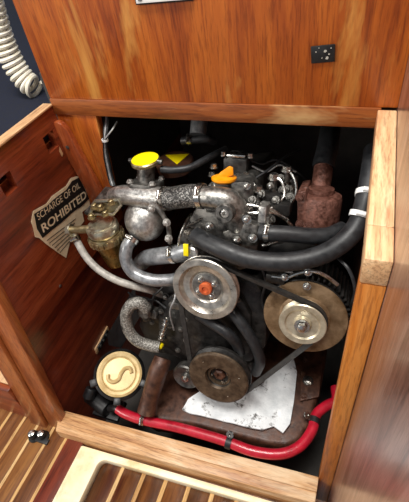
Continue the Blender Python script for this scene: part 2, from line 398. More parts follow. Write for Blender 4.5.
# cream rim
rx0, rx1 = xb+.001, P_(96, 470).x
yf = fl.y - .002
zr = FZ-.02
def lipy(x): return fl.y-.022+(frr.y-fl.y)*(x-fl.x)/(frr.x-fl.x)
MB().prism([(rx0, -1.2, zr), (rx1, -1.2, zr), (rx1, lipy(rx1)-.014, zr), (rx1+.003, lipy(rx1)-.005, zr), (rx1+.012, lipy(rx1+.012), zr), (XI-.001, lipy(XI), zr), (XI-.001, yf+.016, zr), (rx0, yf-.001, zr)], (0, 0, .026)).build('cream_rim', 'gelcoat', fl_, .004)
x = rx1+.004
while x < XR-.03:
    slab('plank', (x, -1.2, FZ-.028), (x+.042, lipy(x)+.001, FZ-.012), 'teak', fl_, .0006)
    slab('holly_strip', (x+.0424, -1.2, FZ-.028), (x+.0510, lipy(x+.0424)+.001, FZ-.012), 'holly', fl_, .0003)
    x += .0514

# ================================================================== ON THE BULKHEAD
q = [atY(x, y, -.001) for x, y in ((311, 46), (335.4, 43.5), (335, 61), (311.5, 63))]
lp = thing('latch_plate', 'small black square latch plate with bare metal flecks on the upper panel', 'latch plate', (q[3].x, 0, q[3].z))
MB().prism(q, (0, -.003, 0)).build('plate', 'black', lp, .0008)
for (x, y, w) in ((316, 52, 1.2), (322, 58, 1.0), (325, 51, 2.2), (329, 54, 1.3), (327, 58, 2.4), (331, 48, .9), (319, 48, .7)):
    c = atY(x, y, -.0041); r = .75*w/ppm(c)
    MB().prism([c+Vector((r*math.cos(a)*random.uniform(.6, 1.2), 0, r*math.sin(a)*random.uniform(.6, 1.2))) for a in (0, 1.1, 2.4, 3.6, 5)], (0, -.0005, 0)).build('fleck', 'fleck', lp, 0)
c0, c1 = atY(137, 4.5, -.001), atY(194, 0, -.001)
nb = thing('notice_board', 'white edged notice plate fixed high on the upper panel', 'notice plate', (c0.x, 0, c0.z))
up = Vector((0, 0, .12)); 
MB().prism([c0, c1, c1+up, c0+up], (0, -.004, 0)).build('board', 'ink', nb, .0008)
MB().prism([c0+Vector((.003, -.0042, .0025)), c1+Vector((-.003, -.0042, .0025)), c1+up, c0+up], (0, -.003, 0)).build('white_face', 'white', nb, .0006)
bolt(nb, c0+Vector((.010, -.0075, .009)), (0, -1, 0), .0028, .002, 'steel', 'screw')

# coiled cord hanging over the berth
path = [atY(x, y, .10) for x, y in ((-26, -60), (-11, -5), (-1, 30), (8, 53), (18, 71), (28, 83), (36, 88))]
mb = MB()
def catmull(P, n):
    out = []
    for i in range(len(P)-1):
        p0 = P[i-1] if i else P[0]*2-P[1]; p1, p2 = P[i], P[i+1]; p3 = P[i+2] if i+2 < len(P) else P[-1]*2-P[-2]
        for k in range(n):
            t = k/n; out.append(.5*((2*p1)+(p2-p0)*t+(2*p0-5*p1+4*p2-p3)*t*t+(3*p1-p0-3*p2+p3)*t**3))
    return out+[P[-1]]
cp = catmull(path, 60); L = 0; hel = []
ph = 0
for i in range(len(cp)):
    T = (cp[min(i+1, len(cp)-1)]-cp[max(i-1, 0)]).normalized(); x, y, a = frame_from(T, (0, 1, 0))
    if i: ph += (cp[i]-cp[i-1]).length/.0118*2*math.pi
    hel.append((cp[i], x, y, ph))
hp = []
for i in range(len(hel)-1):
    c0_, x, y, p0 = hel[i]; p1 = hel[i+1][3]; n = max(1, int((p1-p0)/.5))
    for k in range(n):
        pp = p0+(p1-p0)*k/n; cc = c0_.lerp(hel[i+1][0], k/n); hp.append(cc+(x*math.cos(pp)+y*math.sin(pp))*.0205)
mb.tube(hp, .0046, 8, smooth=False)
co = mb.build('coiled_cord', 'cord', None, 0)
tag(co, 'cream coiled cord hanging in tight loops over the navy cushion', 'cord')

# ================================================================== PLACARD on the left boarding
def wallp(x, y, off=.001):
    p = atX(x, y, XL+off); p.y = min(p.y, -.0012); return p
s_a, s_b, s_c, s_d = [wallp(*q) for q in ((31, 214), (79, 178), (90, 197), (40, 237))]
pl = thing('torn_placard', 'torn oil discharge placard with pale letters on black, on the left boarding', 'placard', (XL, s_d.y, s_d.z))
paper = [wallp(*q) for q in ((33, 211), (46, 204), (52, 196), (66, 186), (71, 178), (80, 175.5), (91, 197), (90, 206), (82, 212), (84, 221), (74, 234), (70, 241), (66, 258), (57, 252), (46, 244), (39, 238), (35, 237), (33, 228), (31, 222))]
MB().prism(paper, (.0006, 0, 0)).build('paper', 'paper', pl, 0)
black = [wallp(x, y, .0018) for x, y in ((34, 214), (47, 206), (54, 199), (66, 190), (72, 181), (79, 177.5), (90, 197.5), (82, 206), (74, 211), (62, 222), (52, 230), (42.5, 238), (37, 229))]
MB().prism(black, (.0004, 0, 0)).build('black_field', 'ink', pl, 0)
def lettering(txt, pa, pb, height, parent, mat, bold=.0):
    cu = bpy.data.curves.new('lettering', 'FONT'); cu.body = txt; cu.size = 1; cu.offset = bold; cu.extrude = .0
    o = bpy.data.objects.new('lettering', cu); COL.objects.link(o)
    dg = bpy.context.evaluated_depsgraph_get(); me = bpy.data.meshes.new_from_object(o.evaluated_get(dg))
    bpy.data.objects.remove(o)
    xs = [v.co.x for v in me.vertices]; ys = [v.co.y for v in me.vertices]
    x0, x1, y0, y1 = min(xs), max(xs), min(ys), max(ys); dx = pb-pa; L = dx.length; dx.normalize(); dy = Vector((1, 0, 0)).cross(dx)
    off = base_of(parent)
    for v in me.vertices:
        v.co = pa + dx*((v.co.x-x0)/(x1-x0)*L) + dy*((v.co.y-y0)/(y1-y0)*height) - off
    me.materials.append(M[mat]); o = bpy.data.objects.new('lettering', me); COL.objects.link(o); o.parent = parent
    return o
lettering('SCHARGE OF OIL', wallp(38.5, 220.5, .0026), wallp(80.5, 187.5, .0026), .0138, pl, 'paper', .0)
lettering('ROHIBITED', wallp(43.5, 233, .0026), wallp(87, 197.5, .0026), .0185, pl, 'paper', .02)
for i in range(6):       # rows of small print below
    a, b = wallp(47+i*2.6, 241+i*2.4, .0019), wallp(76-i*1.0, 219+i*4.2, .0019)
    MB().prism([a, b, b+Vector((0, 0, .0016)), a+Vector((0, 0, .0016))], (.0002, 0, 0)).build('print_line', 'ink', pl, 0)

# small terminal strip low on the left sheet
xs = -.0095
q = [atX(x, y, xs) for x, y in ((94, 349), (106.5, 326), (108.5, 331), (96, 354))]
ts = thing('terminal_strip', 'small black terminal strip with a pale border on the left sheet', 'terminal strip', (xs, q[3].y, q[3].z))
MB().prism(q, (.004, 0, 0)).build('pale_plate', 'pale_edge', ts, .0005)
cen = sum(q, Vector())/4; q2 = [cen+(p-cen)*.78+Vector((.0042, 0, 0)) for p in q]
MB().prism(q2, (.003, 0, 0)).build('black_strip', 'black', ts, .0005)
for t in (.2, .5, .8):
    c = (q2[0].lerp(q2[1], t)+q2[3].lerp(q2[2], t))/2+Vector((.003, 0, 0)); bolt(ts, c, (1, 0, 0), .0035, .002, 'steel', 'screw')

# dark knob pair on the cabin sole
kn = thing('floor_catch', 'pair of black and chrome round catches on the teak sole', 'catch', P_(42, 444))
for (x, y, r) in ((35, 437, .014), (44, 437, .014)):
    c = P_(x, y); 
    MB().lathe(c, (0, 0, 1), [(0, 0), (r, 0), (r, .004), (r*.7, .008), (r*.75, .016), (r*.5, .021), (0, .022)], 24).build('knob', 'black', kn)
    MB().lathe(c+Vector((0, 0, .0215)), (0, 0, 1), [(r*.5, 0), (r*.55, .001), (r*.3, .003), (0, .003)], 20).build('chrome_cap', 'steel', kn)
MB().box(P_(40, 440)+Vector((0, 0, .003)), (.05, .012, .006)).build('bridge', 'black', kn, .001)

# ================================================================== THE ENGINE
def r_at(x, y, v, n): return n/ppm(at(x, y, v))
def clamp_band(parent, p, axis, r, w=.009, name='hose_clamp', mat='steel', screw=None):
    o = MB().ringband(p, axis, r, w, .0014).build(name, mat, parent, 0)
    a = Vector(axis).normalized(); sdir = Vector(screw) if screw else Vector((0, -.6, .8))
    sdir = (sdir - a*sdir.dot(a)).normalized(); t = a.cross(sdir)
    c = Vector(p)+sdir*(r+.003)
    MB().cyl(c-t*.007, c+t*.007, .0038, seg=12).build('clamp_screw', mat, o, 0)
    return o

en = thing('marine_diesel_engine', 'grimy dark marine diesel engine block with cast head and orange oil cap', 'engine', (.30, -.05, -.60))
# --- block and front cover
out = [(150, 300), (172, 280), (255, 282), (268, 300), (266, 346), (252, 362), (196, 366), (172, 356), (150, 352), (138, 325)]
blk = MB().prism([at(x, y, .050) for x, y in out], EY*.20).build('engine_block', 'iron', en, .006)
cov = MB().prism([at(x, y, .034) for x, y in ((158, 306), (178, 290), (236, 290), (250, 315), (250, 352), (236, 362), (196, 362), (176, 352), (158, 345))], EY*.018).build('timing_cover', 'iron', en, .004)
for x, y in ((161, 311), (163, 338), (178, 350), (170, 326), (181, 329), (238, 300), (152, 322), (186, 340)):
    bolt(cov, at(x, y, .0325), FR, .0048, .005, 'alum_dark')
for x, y in ((166, 296), (172, 303), (187, 318), (146, 318)): bolt(blk, at(x, y, .040), FR, .006, .007, 'alum_dark')
# pieces on the front of the block: ribbed fuel feed with banjos
sp = [at(166, 319, .02), at(164, 328, .016), at(161, 338, .014)]
MB().tube(sp, .0042, 12).build('lift_pump_rod', 'steel', en, 0)
for t in range(5):
    c = sp[0].lerp(sp[2], t/4); MB().ringband(c, sp[2]-sp[0], .0035, .0030, .0038, 16).build('knurled_collar', 'steel', en, 0)
MB().box(at(152, 312, .03), (.030, .02, .022), (EX, EY, EZ)).build('lift_pump', 'alum_dark', en, .004)
MB().lathe(at(144, 313, .012), FR, [(0, -.02), (.016, -.02), (.016, 0), (.012, .004), (0, .004)], 24).build('pump_cap', 'alum_dark', en, 0)
MB().lathe(at(160, 346, .012), FR, [(0, -.006), (.0065, -.006), (.0065, .004), (.004, .007), (0, .007)], 16).build('yellow_plug', 'yellow', en, 0)
MB().box(at(178, 305, .026), (.03, .012, .016), (EX, EY, EZ)).build('timing_plate', 'pulley_hub', en, .001)
# --- cylinder head and top
hd = MB().prism([at(x, y, .055) for x, y in ((196, 206), (250, 204), (258, 222), (258, 266), (230, 274), (180, 268), (178, 240))], EY*.28).build('cylinder_head', 'alum_dark', en, .006)
vc = MB().prism([at(x, y, .050) for x, y in ((203, 196), (208, 184), (246, 181), (252, 190), (251, 212), (205, 214))], EY*.24).build('valve_cover', 'alum_dark', en, .006)
for x, y, v in ((215, 186, .048), (247, 186, .048), (249, 208, .048)): bolt(vc, at(x, y, v), FR, .005, .006, 'steel')
top = at(224, 184, .080)
for x, y in ((212, 176), (238, 178), (214, 168), (246, 176)):
    bolt(vc, at(x, y, .10), EZ, .006, .008, 'steel')
# oil filler cap: disc with an upright grip
cc = at(224, 181, .062)
cap = MB().lathe(cc, EZ, [(0, 0), (.020, 0), (.0225, .003), (.0225, .007), (.018, .009), (0, .010)], 32).build('oil_filler_cap', 'orange', en, 0)
a_, b_ = at(214, 180, .072), at(235, 176, .078); gx = (b_-a_).normalized(); gu = EZ
MB().prism([cc+EZ*.008-gx*.017, cc+EZ*.008+gx*.018, cc+EZ*.022+gx*.017, cc+EZ*.026+gx*.010, cc+EZ*.018-gx*.006], gx.cross(gu)*.006).build('grip', 'orange', cap, .0018)
MB().lathe(cc-EZ*.012, EZ, [(0, 0), (.021, 0), (.021, .010), (.017, .012), (0, .012)], 28).build('filler_neck', 'alum_dark', en, 0)
# breather box behind
bc = at(238, 164, .13)
bb = MB().box(bc, (.045, .045, .03), (EX, EY, EZ)).build('breather_box', 'iron', en, .003)
MB().box(bc+EZ*.0185-EX*.000, (.036, .036, .006), (EX, EY, EZ)).build('polished_lid', 'steel', bb, .002)
for sx in (-1, 1): bolt(bb, bc+EZ*.016+EX*.026*sx-EY*.01, EZ, .0045, .008, 'steel')
# thermostat elbow and its eyelet boss
el = MB().tube([at(203, 197, .020), at(214, 198, .020), at(227, 201, .024), at(235, 210, .030), at(238, 226, .040)], [.0185, .0195, .0225, .0235, .022], 20).build('water_outlet_elbow', 'alum_mid', en, 0)
bp = at(225, 213, -.002)
bs = MB().lathe(bp, FR, [(0, -.03), (.0165, -.03), (.0165, .004), (.0150, .006), (.0085, .006), (.0080, -.004), (0, -.004)], 28).build('eyelet_boss', 'alum_dark', en, 0)
MB().lathe(bp, FR, [(.0072, -.003), (.0072, .003), (.0040, .004), (.0038, -.002), (0, -.002)], 20).build('eyelet_bolt', 'alum', bs, 0)
MB().prism([at(x, y, .022) for x, y in ((216, 206), (236, 206), (240, 224), (232, 232), (218, 230))], EY*.02).build('outlet_flange', 'alum_dark', en, .003)
MB().prism([at(x, y, .020) for x, y in ((222, 232), (245, 222), (258, 226), (258, 246), (236, 250), (224, 244))], EY*.035).build('pump_housing', 'alum_dark', en, .004)
for x, y in ((247, 219), (237, 240), (253, 238)): bolt(en, at(x, y, .016), FR, .0060, .007, 'steel')
# small fittings behind the pulley
MB().cyl(at(189, 232.5, .034), at(200, 238.5, .014), .0125, seg=18).build('hose_spigot', 'steel', en, 0)
bolt(en, at(210, 226, .030), FR, .006, .01, 'steel', 'hex_nut')
MB().tube(px((178, 247, .02), (180, 236, .03), (186, 222, .05), (191, 214, .07)), .0026, 10).build('steel_pipe', 'steel', en, 0)
MB().tube(px((187, 226, .045), (201, 219, .055), (212, 211, .065)), .0022, 8).build('steel_pipe', 'steel', en, 0)
MB().box(at(186, 250, .004), (.010, .004, .024), (EX, EY, EZ)).build('yellow_tag', 'yellow', en, .001)
MB().lathe(at(192, 253, .012), FR, [(0, -.02), (.012, -.02), (.012, 0), (.009, .003), (0, .003)], 20).build('pump_neck', 'alum', en, 0)
# injection gear: three injectors with bent steel lines
inj = [((258, 205), (258, 188), .075), ((272, 192), (274, 176), .105), ((284, 186), (287, 168), .13)]
for (a, b, v) in inj:
    pa, pb = at(a[0], a[1]+8, v), at(b[0], b[1], v)
    i_ = MB().cyl(pa, pb, .0085, .0065, 16).build('injector', 'alum_dark', en, 0)
    ax = pb-pa
    bolt(i_, pb-ax*.12, ax, .0085, .010, 'steel', 'hex_nut')
    MB().ringband(pa.lerp(pb, .45), ax, .0075, .006, .003, 18).build('collar', 'steel', i_, 0)
for pts in ([(287, 168, .13), (294, 178, .12), (296, 192, .11), (290, 204, .10), (278, 210, .08), (262, 212, .06)],
            [(274, 176, .105), (282, 182, .10), (284, 196, .09), (274, 206, .07), (262, 215, .05)],
            [(258, 188, .075), (250, 182, .08), (246, 196, .07), (252, 212, .05)],
            [(241, 204, .04), (256, 206, .04), (272, 210, .05), (284, 218, .06), (292, 226, .07)],
            [(240, 213, .035), (258, 213, .035), (276, 214, .05), (288, 220, .06)]):
    MB().tube(px(*pts), .0030, 10).build('fuel_line', 'steel', en, 0)
for (x, y, v, w, h, m_) in ((265, 222, .04, .022, .032, 'alum_dark'), (264, 212, .035, .014, .030, 'alum'), (280, 207, .08, .04, .022, 'iron'), (268, 200, .09, .05, .03, 'iron'),
                            (282, 196, .11, .04, .02, 'alum_dark'), (250, 226, .035, .016, .022, 'alum_dark'), (292, 182, .15, .02, .02, 'alum_dark')):
    MB().box(at(x, y, v), (w, .03, h), (EX, EY, EZ)).build('injection_fitting', m_, en, .003)
for x, y, v in ((253, 200, .05), (264, 205, .05), (276, 200, .07), (290, 197, .09), (271, 186, .09), (281, 178, .12), (288, 189, .11), (262, 194, .07), (272, 219, .04), (259, 232, .03), (282, 190, .10), (290, 189, .12)):
    bolt(en, at(x, y, v), (random.uniform(-.5, .5), -.8, random.uniform(.2, 1)), .0054, .008, random.choice(('steel', 'alum_dark', 'alum_mid')), 'hex_nut')
MB().tube(px((262, 246, .02), (280, 240, .03), (296, 232, .05)), .0028, 8).build('lever', 'steel', en, 0)
MB().prism([at(x, y, .05) for x, y in ((270, 245), (300, 240), (318, 246), (316, 268), (280, 275), (262, 262))], EY*.022).build('side_casting', 'iron', en, .005)
# --- big pulleys
PC = at(206, 288, 0)
pp = MB().lathe(PC, FR, [(0, -.005), (.030, -.005), (.032, -.004), (.034, -.002), (.046, .000), (.0500, .008), (.0515, .0095), (.0625, .0095), (.0640, .008), (.0640, .006), (.053, .0005), (.053, -.003), (.0625, -.0085), (.0625, -.011), (.03, -.012), (0, -.012)], 72).build('water_pump_pulley', 'pulley', en, 0, smooth=25)
hb = MB().lathe(PC, FR, [(0, -.0045), (.0285, -.0045), (.0285, -.0032), (.026, -.0025), (0, -.0025)], 48).build('hub_plate', 'pulley_hub', pp, 0, smooth=25)
for i in range(4):
    t = math.radians(35+90*i); bolt(hb, PC+FR*-.0025+(EX*math.cos(t)+EZ*math.sin(t))*.0195, FR, .0052, .006, 'steel')
MB().lathe(PC, FR, [(.0, -.003), (.0120, -.003), (.0130, .003), (.0115, .0065), (.006, .0072), (.0055, .005), (0, .005)], 28).build('rusty_hub_cap', 'redrust', pp, 0, smooth=25)
MB().cyl(PC-FR*.012, PC-FR*.05, .03, .034, 28).build('water_pump_body', 'alum_dark', en, 0)
CC = at(219, 376, 0)
cp_ = MB().lathe(CC, FR, [(0, -.008), (.012, -.008), (.022, -.006), (.0265, .004), (.0285, .0075), (.0600, .0095), (.0635, .008), (.0645, .006), (.0645, .004), (.056, .0005), (.02, .0004), (.02, -.009), (0, -.009)], 72).build('crankshaft_pulley', 'rustface', en, 0, smooth=25)
MB().lathe(CC, FR, [(.02, .0003), (.0558, .0003), (.0558, -.003), (.0655, -.0085), (.0660, -.014), (.03, -.015), (0, -.015)], 72).build('rear_flange', 'iron', cp_, 0, smooth=25)
MB().lathe(CC, FR, [(0, -.0072), (.0118, -.0072), (.0218, -.0052), (.0255, .003)], 48).build('recess', 'iron', cp_, 0, smooth=25)
MB().lathe(CC, FR, [(0, -.0075), (.013, -.0075), (.013, -.002), (.010, .000), (.0055, .000), (.005, -.004), (0, -.004)], 6).build('crank_nut', 'pan', cp_, 0)
for i in range(4):
    t = math.radians(20+90*i); MB().lathe(CC+FR*-.0055+(EX*math.cos(t)+EZ*math.sin(t))*.019, FR, [(0, 0), (.0032, 0), (.003, .002), (0, .0024)], 10).build('dimple', 'steel', cp_, 0)
for t in (2.3, .3, 5.2): MB().lathe(CC+FR*.0083+(EX*math.cos(t)+EZ*math.sin(t))*.047, FR, [(0, 0), (.0016, 0), (.0012, .0006), (0, .0007)], 10).build('timing_mark', 'steel', cp_, 0)
MB().cyl(CC-FR*.015, CC-FR*.06, .028, .036, 28).build('crank_boss', 'iron', en, 0)
ac = at(186, 377, .026)
sv = MB().lathe(ac, FR, [(0, -.02), (.030, -.02), (.032, 0), (.029, .003), (.024, .001), (.012, .000), (.010, .005), (0, .006)], 36).build('raw_water_pump_cover', 'pulley_hub', en, 0, smooth=25)
bolt(sv, ac+FR*.005, FR, .006, .006, 'steel')
# sump behind the drip tray and the two front mounts
MB().prism([at(x, y, .06) for x, y in ((186, 360), (258, 356), (258, 372), (194, 376))], EY*.10).build('sump', 'iron', en, .008)
mtp = [at(163, 358, .008), at(158, 372, -.012), at(150, 398, -.032), at(147, 412, -.045)]
MB().tube(mtp, [.019, .021, .019, .022], 16).build('mount_bracket', 'pan', en, 0)

# --- exhaust elbow
ee = thing('exhaust_elbow', 'rust-flaked exhaust mixing elbow rising behind the black hoses', 'exhaust elbow', at(318, 228, .12))
ebody = MB().lathe(at(317, 227, .11), EZ, [(0, -.012), (.034, -.012), (.037, -.006), (.038, .02), (.038, .056), (.036, .062), (.030, .065), (.0225, .066), (.0225, .074), (0, .074)], 28).build('body', 'rust', ee, 0, jitter=.0012)
MB().prism([at(x, y, .078) for x, y in ((297, 192), (306, 190), (307, 232), (297, 230))], EY*.07).build('flange', 'rust', ee, .003, jitter=.001)
MB().tube(px((319, 198, .13), (320, 188, .14), (322, 178, .155), (323.5, 165, .175)), [.0185, .0175, .0175, .0175], 20).build('riser_pipe', 'rust', ee, 0, jitter=.001)
MB().box(at(306, 228, .08), (.03, .02, .02), (EX, EY, EZ)).build('foot', 'rust', ee, .003)
for x, y in ((300, 197), (300, 224), (309, 226)): bolt(ee, at(x, y, .072), FR, .006, .007, 'rust')

# --- alternator
AC = at(304.5, 317.5, .018); AP = at(303, 322, 0)
al = thing('alternator', 'ribbed alternator with broad tarnished front disc and small cream pulley', 'alternator', AC-EZ*.075+EY*.06)
MB().lathe(AC, FR, [(0, -.006), (.068, -.006), (.0740, -.003), (.0750, 0), (.0740, .002), (.068, .003), (.046, .001), (.040, .004), (0, .004)], 64).build('front_disc', 'altdisc', al, 0, smooth=25)
MB().lathe(AC, FR, [(.055, -.11), (.068, -.10), (.072, -.012), (.062, -.0065), (0, -.0065)], 48).build('body', 'iron', al, 0)
for i in range(13):
    t = math.radians(2+i*7.6); dr = EX*math.cos(t)+EZ*math.sin(t); tt = dr.cross(EY)
    MB().box(AC+dr*.0745+EY*.052, (.004, .075, .008), (tt, EY, dr)).build('fin', 'iron', al, .0008)
apl = MB().lathe(AP, FR, [(0, -.016), (.036, -.016), (.040, -.012), (.040, -.0085), (.033, -.003), (.033, .0005), (.0405, .0065), (.0415, .0085), (.0400, .0100), (.031, .0095), (.028, .007), (.016, .006), (.013, .012), (0, .012)], 56).build('pulley', 'altpulley', al, 0, smooth=25)
MB().lathe(AP, FR, [(.0, .011), (.0135, .011), (.0135, .0135), (0, .0135)], 24).build('washer', 'steel', apl, 0)
bolt(apl, AP+FR*.0135, FR, .0092, .009, 'steel', 'pulley_nut', washer=False)
MB().cyl(AP-FR*.016, AC-FR*.004, .02, seg=24).build('spacer', 'iron', al, 0)
arm = px((272, 276, .012), (287, 277, .010), (298, 273, .010), (313, 271, .010), (326, 276, .012), (338, 285, .014))
MB().tube(arm, .0032, 8).build('adjuster_arm', 'steel', al, 0)
for x, y in ((285, 277), (307, 286), (308, 272)): bolt(al, at(x, y, .010), FR, .0052, .006, 'steel')
MB().box(at(276, 278, .022), (.035, .014, .018), (EX, EY, EZ)).build('lug', 'iron', al, .003)

# --- drive belt round the three pulleys (convex hull of three circles)
def uw(p): q = p-ORG; return (q.dot(EX), q.dot(EZ))
cs = [(uw(PC), .0545), (uw(CC), .0575), (uw(AP), .0345)]
pts = sorted({(round(c[0]+r*math.cos(t*math.pi/60), 5), round(c[1]+r*math.sin(t*math.pi/60), 5)) for c, r in cs for t in range(120)})
def half(P):
    h = []
    for p in P:
        while len(h) > 1 and (h[-1][0]-h[-2][0])*(p[1]-h[-2][1])-(h[-1][1]-h[-2][1])*(p[0]-h[-2][0]) <= 0: h.pop()
        h.append(p)
    return h
lo, hi = half(pts), half(pts[::-1]); hull = lo[:-1]+hi[:-1]
cxh = sum(p[0] for p in hull)/len(hull); b = MB(); n = len(hull); vs = []
for i, p in enumerate(hull):
    a, c = hull[i-1], hull[(i+1) % n]; t = Vector((c[0]-a[0], c[1]-a[1])).normalized(); nn = Vector((t.y, -t.x))
    for off, v in ((-.0012, -.0003), (.0075, -.0035), (.0075, .0072), (-.0012, .0028)):
        vs.append(eng(p[0]+nn.x*off, v, p[1]+nn.y*off))
fs = [(i*4+k, i*4+(k+1) % 4, ((i+1) % n)*4+(k+1) % 4, ((i+1) % n)*4+k) for i in range(n) for k in range(4)]
be = b.add(vs, fs).build('drive_belt', 'belt', None, 0)
tag(be, 'black rubber drive belt looped round the three engine pulleys', 'drive belt')

# --- header tank with the yellow-topped filler cap
ht = thing('header_tank', 'cast aluminium coolant header tank with yellow-topped filler cap', 'header tank', at(142, 238, .05))
MB().tube(px((112, 196, .045), (122, 195, .040), (140, 196, .036), (158, 198, .034), (166, 199, .034)), [.014, .019, .0205, .0205, .019], 24).build('cross_pipe', 'alum', ht, 0, jitter=.0012)
MB().ball(at(145, 220, .048), .041, (1, .9, 1.05), (EX, EY, EZ), 32, 20).build('belly', 'alum', ht, 0, jitter=.0008)
MB().tube(px((152, 203, .006), (161, 212, .006), (168, 226, .008), (170, 243, .012)), .0045, 10).build('belly_flange', 'alum_dark', ht, 0)
for x, y, v in ((152, 208, .0), (167, 222, .002), (169, 238, .006)): bolt(ht, at(x, y, v), FR, .0055, .008, 'alum')
fb = at(146, 182, .052)
MB().prism([fb+EX*x*.030+EY*y*.026+EZ*-.012 for x, y in ((-1, -.7), (-.7, -1), (.7, -1), (1, -.7), (1, .7), (.7, 1), (-.7, 1), (-1, .7))], EZ*.014).build('neck_flange', 'alum_dark', ht, .003)
for sx, sy in ((-1, -1), (1, -1), (1, 1), (-1, 1)): bolt(ht, fb+EX*.023*sx+EY*.019*sy+EZ*.002, EZ, .0052, .006, 'alum')
ZW = Vector((-.03, .05, 1)).normalized()
fc = at(145, 159, .055)
MB().cyl(fb, fc-ZW*.008, .016, .017, 28).build('filler_neck', 'alum_dark', ht, 0)
fcap = MB().lathe(fc, ZW, [(0, -.009), (.024, -.009), (.0275, -.007), (.0275, -.002), (.0255, 0), (0, 0)], 40).build('filler_cap', 'brass', ht, 0)
fx = (EX - ZW*EX.dot(ZW)).normalized()
for s in (-1, 1): MB().cyl(fc+fx*s*.0255-ZW*.004, fc+fx*s*.034-ZW*.005, .0055, .0045, 14).build('cap_ear', 'alum_dark', fcap, 0)
MB().lathe(fc, ZW, [(0, .0002), (.0255, .0002), (.0255, .0010), (0, .0012)], 40).build('yellow_label', 'yellow', fcap, 0)

# lid with yellow triangle behind
ll = thing('expansion_lid', 'flat brown tank lid with a yellow warning triangle behind the filler cap', 'tank lid', at(178, 166, .11))
lc = at(174, 160, .128)
MB().lathe(lc, ZW, [(0, -.02), (.036, -.02), (.039, -.003), (.037, 0), (0, 0)], 36).build('lid', 'pan', ll, 0)
tri = [lc + (atZ(x, y, lc.z)-lc) for x, y in ((164, 157), (187, 154), (178, 164))]
def onlid(x, y, h=.0004):
    d = ray(x, y); c = lc+ZW*h; return CAM+d*((c-CAM).dot(ZW)/d.dot(ZW))
MB().prism([onlid(165, 155), onlid(189, 154), onlid(177, 164.5)], ZW*.0006).build('yellow_triangle', 'yellow', ll, 0)

# ================================================================== HOSES AND PIPES
def hose(name, label, pts, rp, mat, clamps=(), seg=16, cat='hose', group=None, cmat='steel', absolute=None):
    P = absolute or px(*pts); r = rp
    t = thing(name, label, cat, P[-1], group)
    MB().tube(P, r, seg).build('hose_body' if cat == 'hose' else 'body', mat, t, 0)
    for i, f in clamps:
        p = P[i].lerp(P[i+1], f); clamp_band(t, p, P[i+1]-P[i], r+.0002, mat=cmat)
    return t
hose('flecked_coolant_hose', 'short black flecked coolant hose between header tank and outlet elbow', [(164, 199, .034), (174, 198, .028), (188, 196, .024), (204, 196, .021)], .0208, 'braid', ((0, .3), (2, .85)))
hose('heavy_black_hose', 'heavy black hose sweeping across above the alternator to the right side', [(196, 236, .020), (205, 241, .008), (222, 249, -.004), (250, 259, -.006), (285, 262, 0), (318, 256, .01), (342, 243, .02), (358, 224, .04), (366, 198, .06), (371, 172, .09), (374, 150, .13)], .0165, 'rubber', ((7, .35), (8, .15)), 20, cmat='white')
hose('black_outlet_hose', 'black outlet hose with one bright clamp below the rusty elbow', [(261, 232, .02), (270, 233, .018), (288, 234, .024), (312, 236, .036), (329, 235, .050), (343, 229, .072)], .0140, 'rubber', ((0, .8),), 18)
hose('black_return_hose', 'thin black hose crossing behind the yellow filler cap', [(161, 169, .062), (172, 170, .066), (190, 167.5, .078), (210, 157, .115), (226, 149, .15)], .0066, 'rubber', (), 14)
hose('silver_loop_hose', 'silver-grey hose looping below the header tank belly', [(133, 238, .022), (127, 247, .008), (126, 260, .002), (134, 273, .0), (152, 280, .002), (170, 280, .018), (182, 277, .036)], .0125, 'greyhose', ((0, .2),), 18)
hose('silver_inlet_hose', 'thick silver-grey hose running into the water pump behind the pulley', [(141, 263, .050), (147, 258, .040), (160, 256, .028), (176, 254, .022), (190, 252, .028)], .0170, 'greyhose', ((2, .9),), 20)
hose('pale_fuel_hose', 'pale grey fuel hose hanging from the brass fuel filter', [(75, 236, .0), (79, 245, -.004), (87, 258, -.008), (99, 270, -.01), (116, 280, -.006), (134, 286, .004), (150, 290, .022), (162, 295, .054)], .0075, 'palehose', ((0, .3),), 14)
hose('braided_loop_hose', 'short grey braided hose bent in a loop above the mount bracket', [(147, 309, .01), (140, 303, .002), (131, 305, -.004), (126, 316, -.006), (129, 331, -.006), (138, 341, -.004), (152, 346, .004), (160, 347, .008)], .0125, 'braidgrey', (), 16)
hose('black_pipe', 'black pipe slanting down from the water pump to the sump', [(198, 314, .014), (212, 323, .012), (227, 333, .010), (236, 343, .020), (240, 352, .036)], .0110, 'rubber', (), 16)
hose('brown_black_pipe', 'brownish black pipe slanting down beside the crankshaft pulley', [(226, 304, .030), (241, 323, .019), (254, 343, .019), (260, 360, .028), (256, 372, .055)], .0112, 'rubber', (), 16)
hose('added_dark_hose', 'added black hose on the rusty elbow pipe, standing in for the dark behind the top rail', [(323.2, 168, .171), (324.2, 161, .182), (327, 150, .21), (330, 132, .28), (332, 118, .36)], .0205, 'rubber', (), 18)  # added hose, black for the dark that swallows the riser pipe
hose('grey_vent_hose', 'grey vent hose end hanging under the top rail', [(200, 112, .20), (199, 124, .19), (198, 135, .18)], .0170, 'greyhose', (), 18)
hose('black_vent_hose', 'short black hose with bright clamp under the grey vent hose', [(182, 141, .16), (192, 140, .16), (206, 139, .165), (214, 141, .18)], .0085, 'rubber', ((0, .8),), 14)
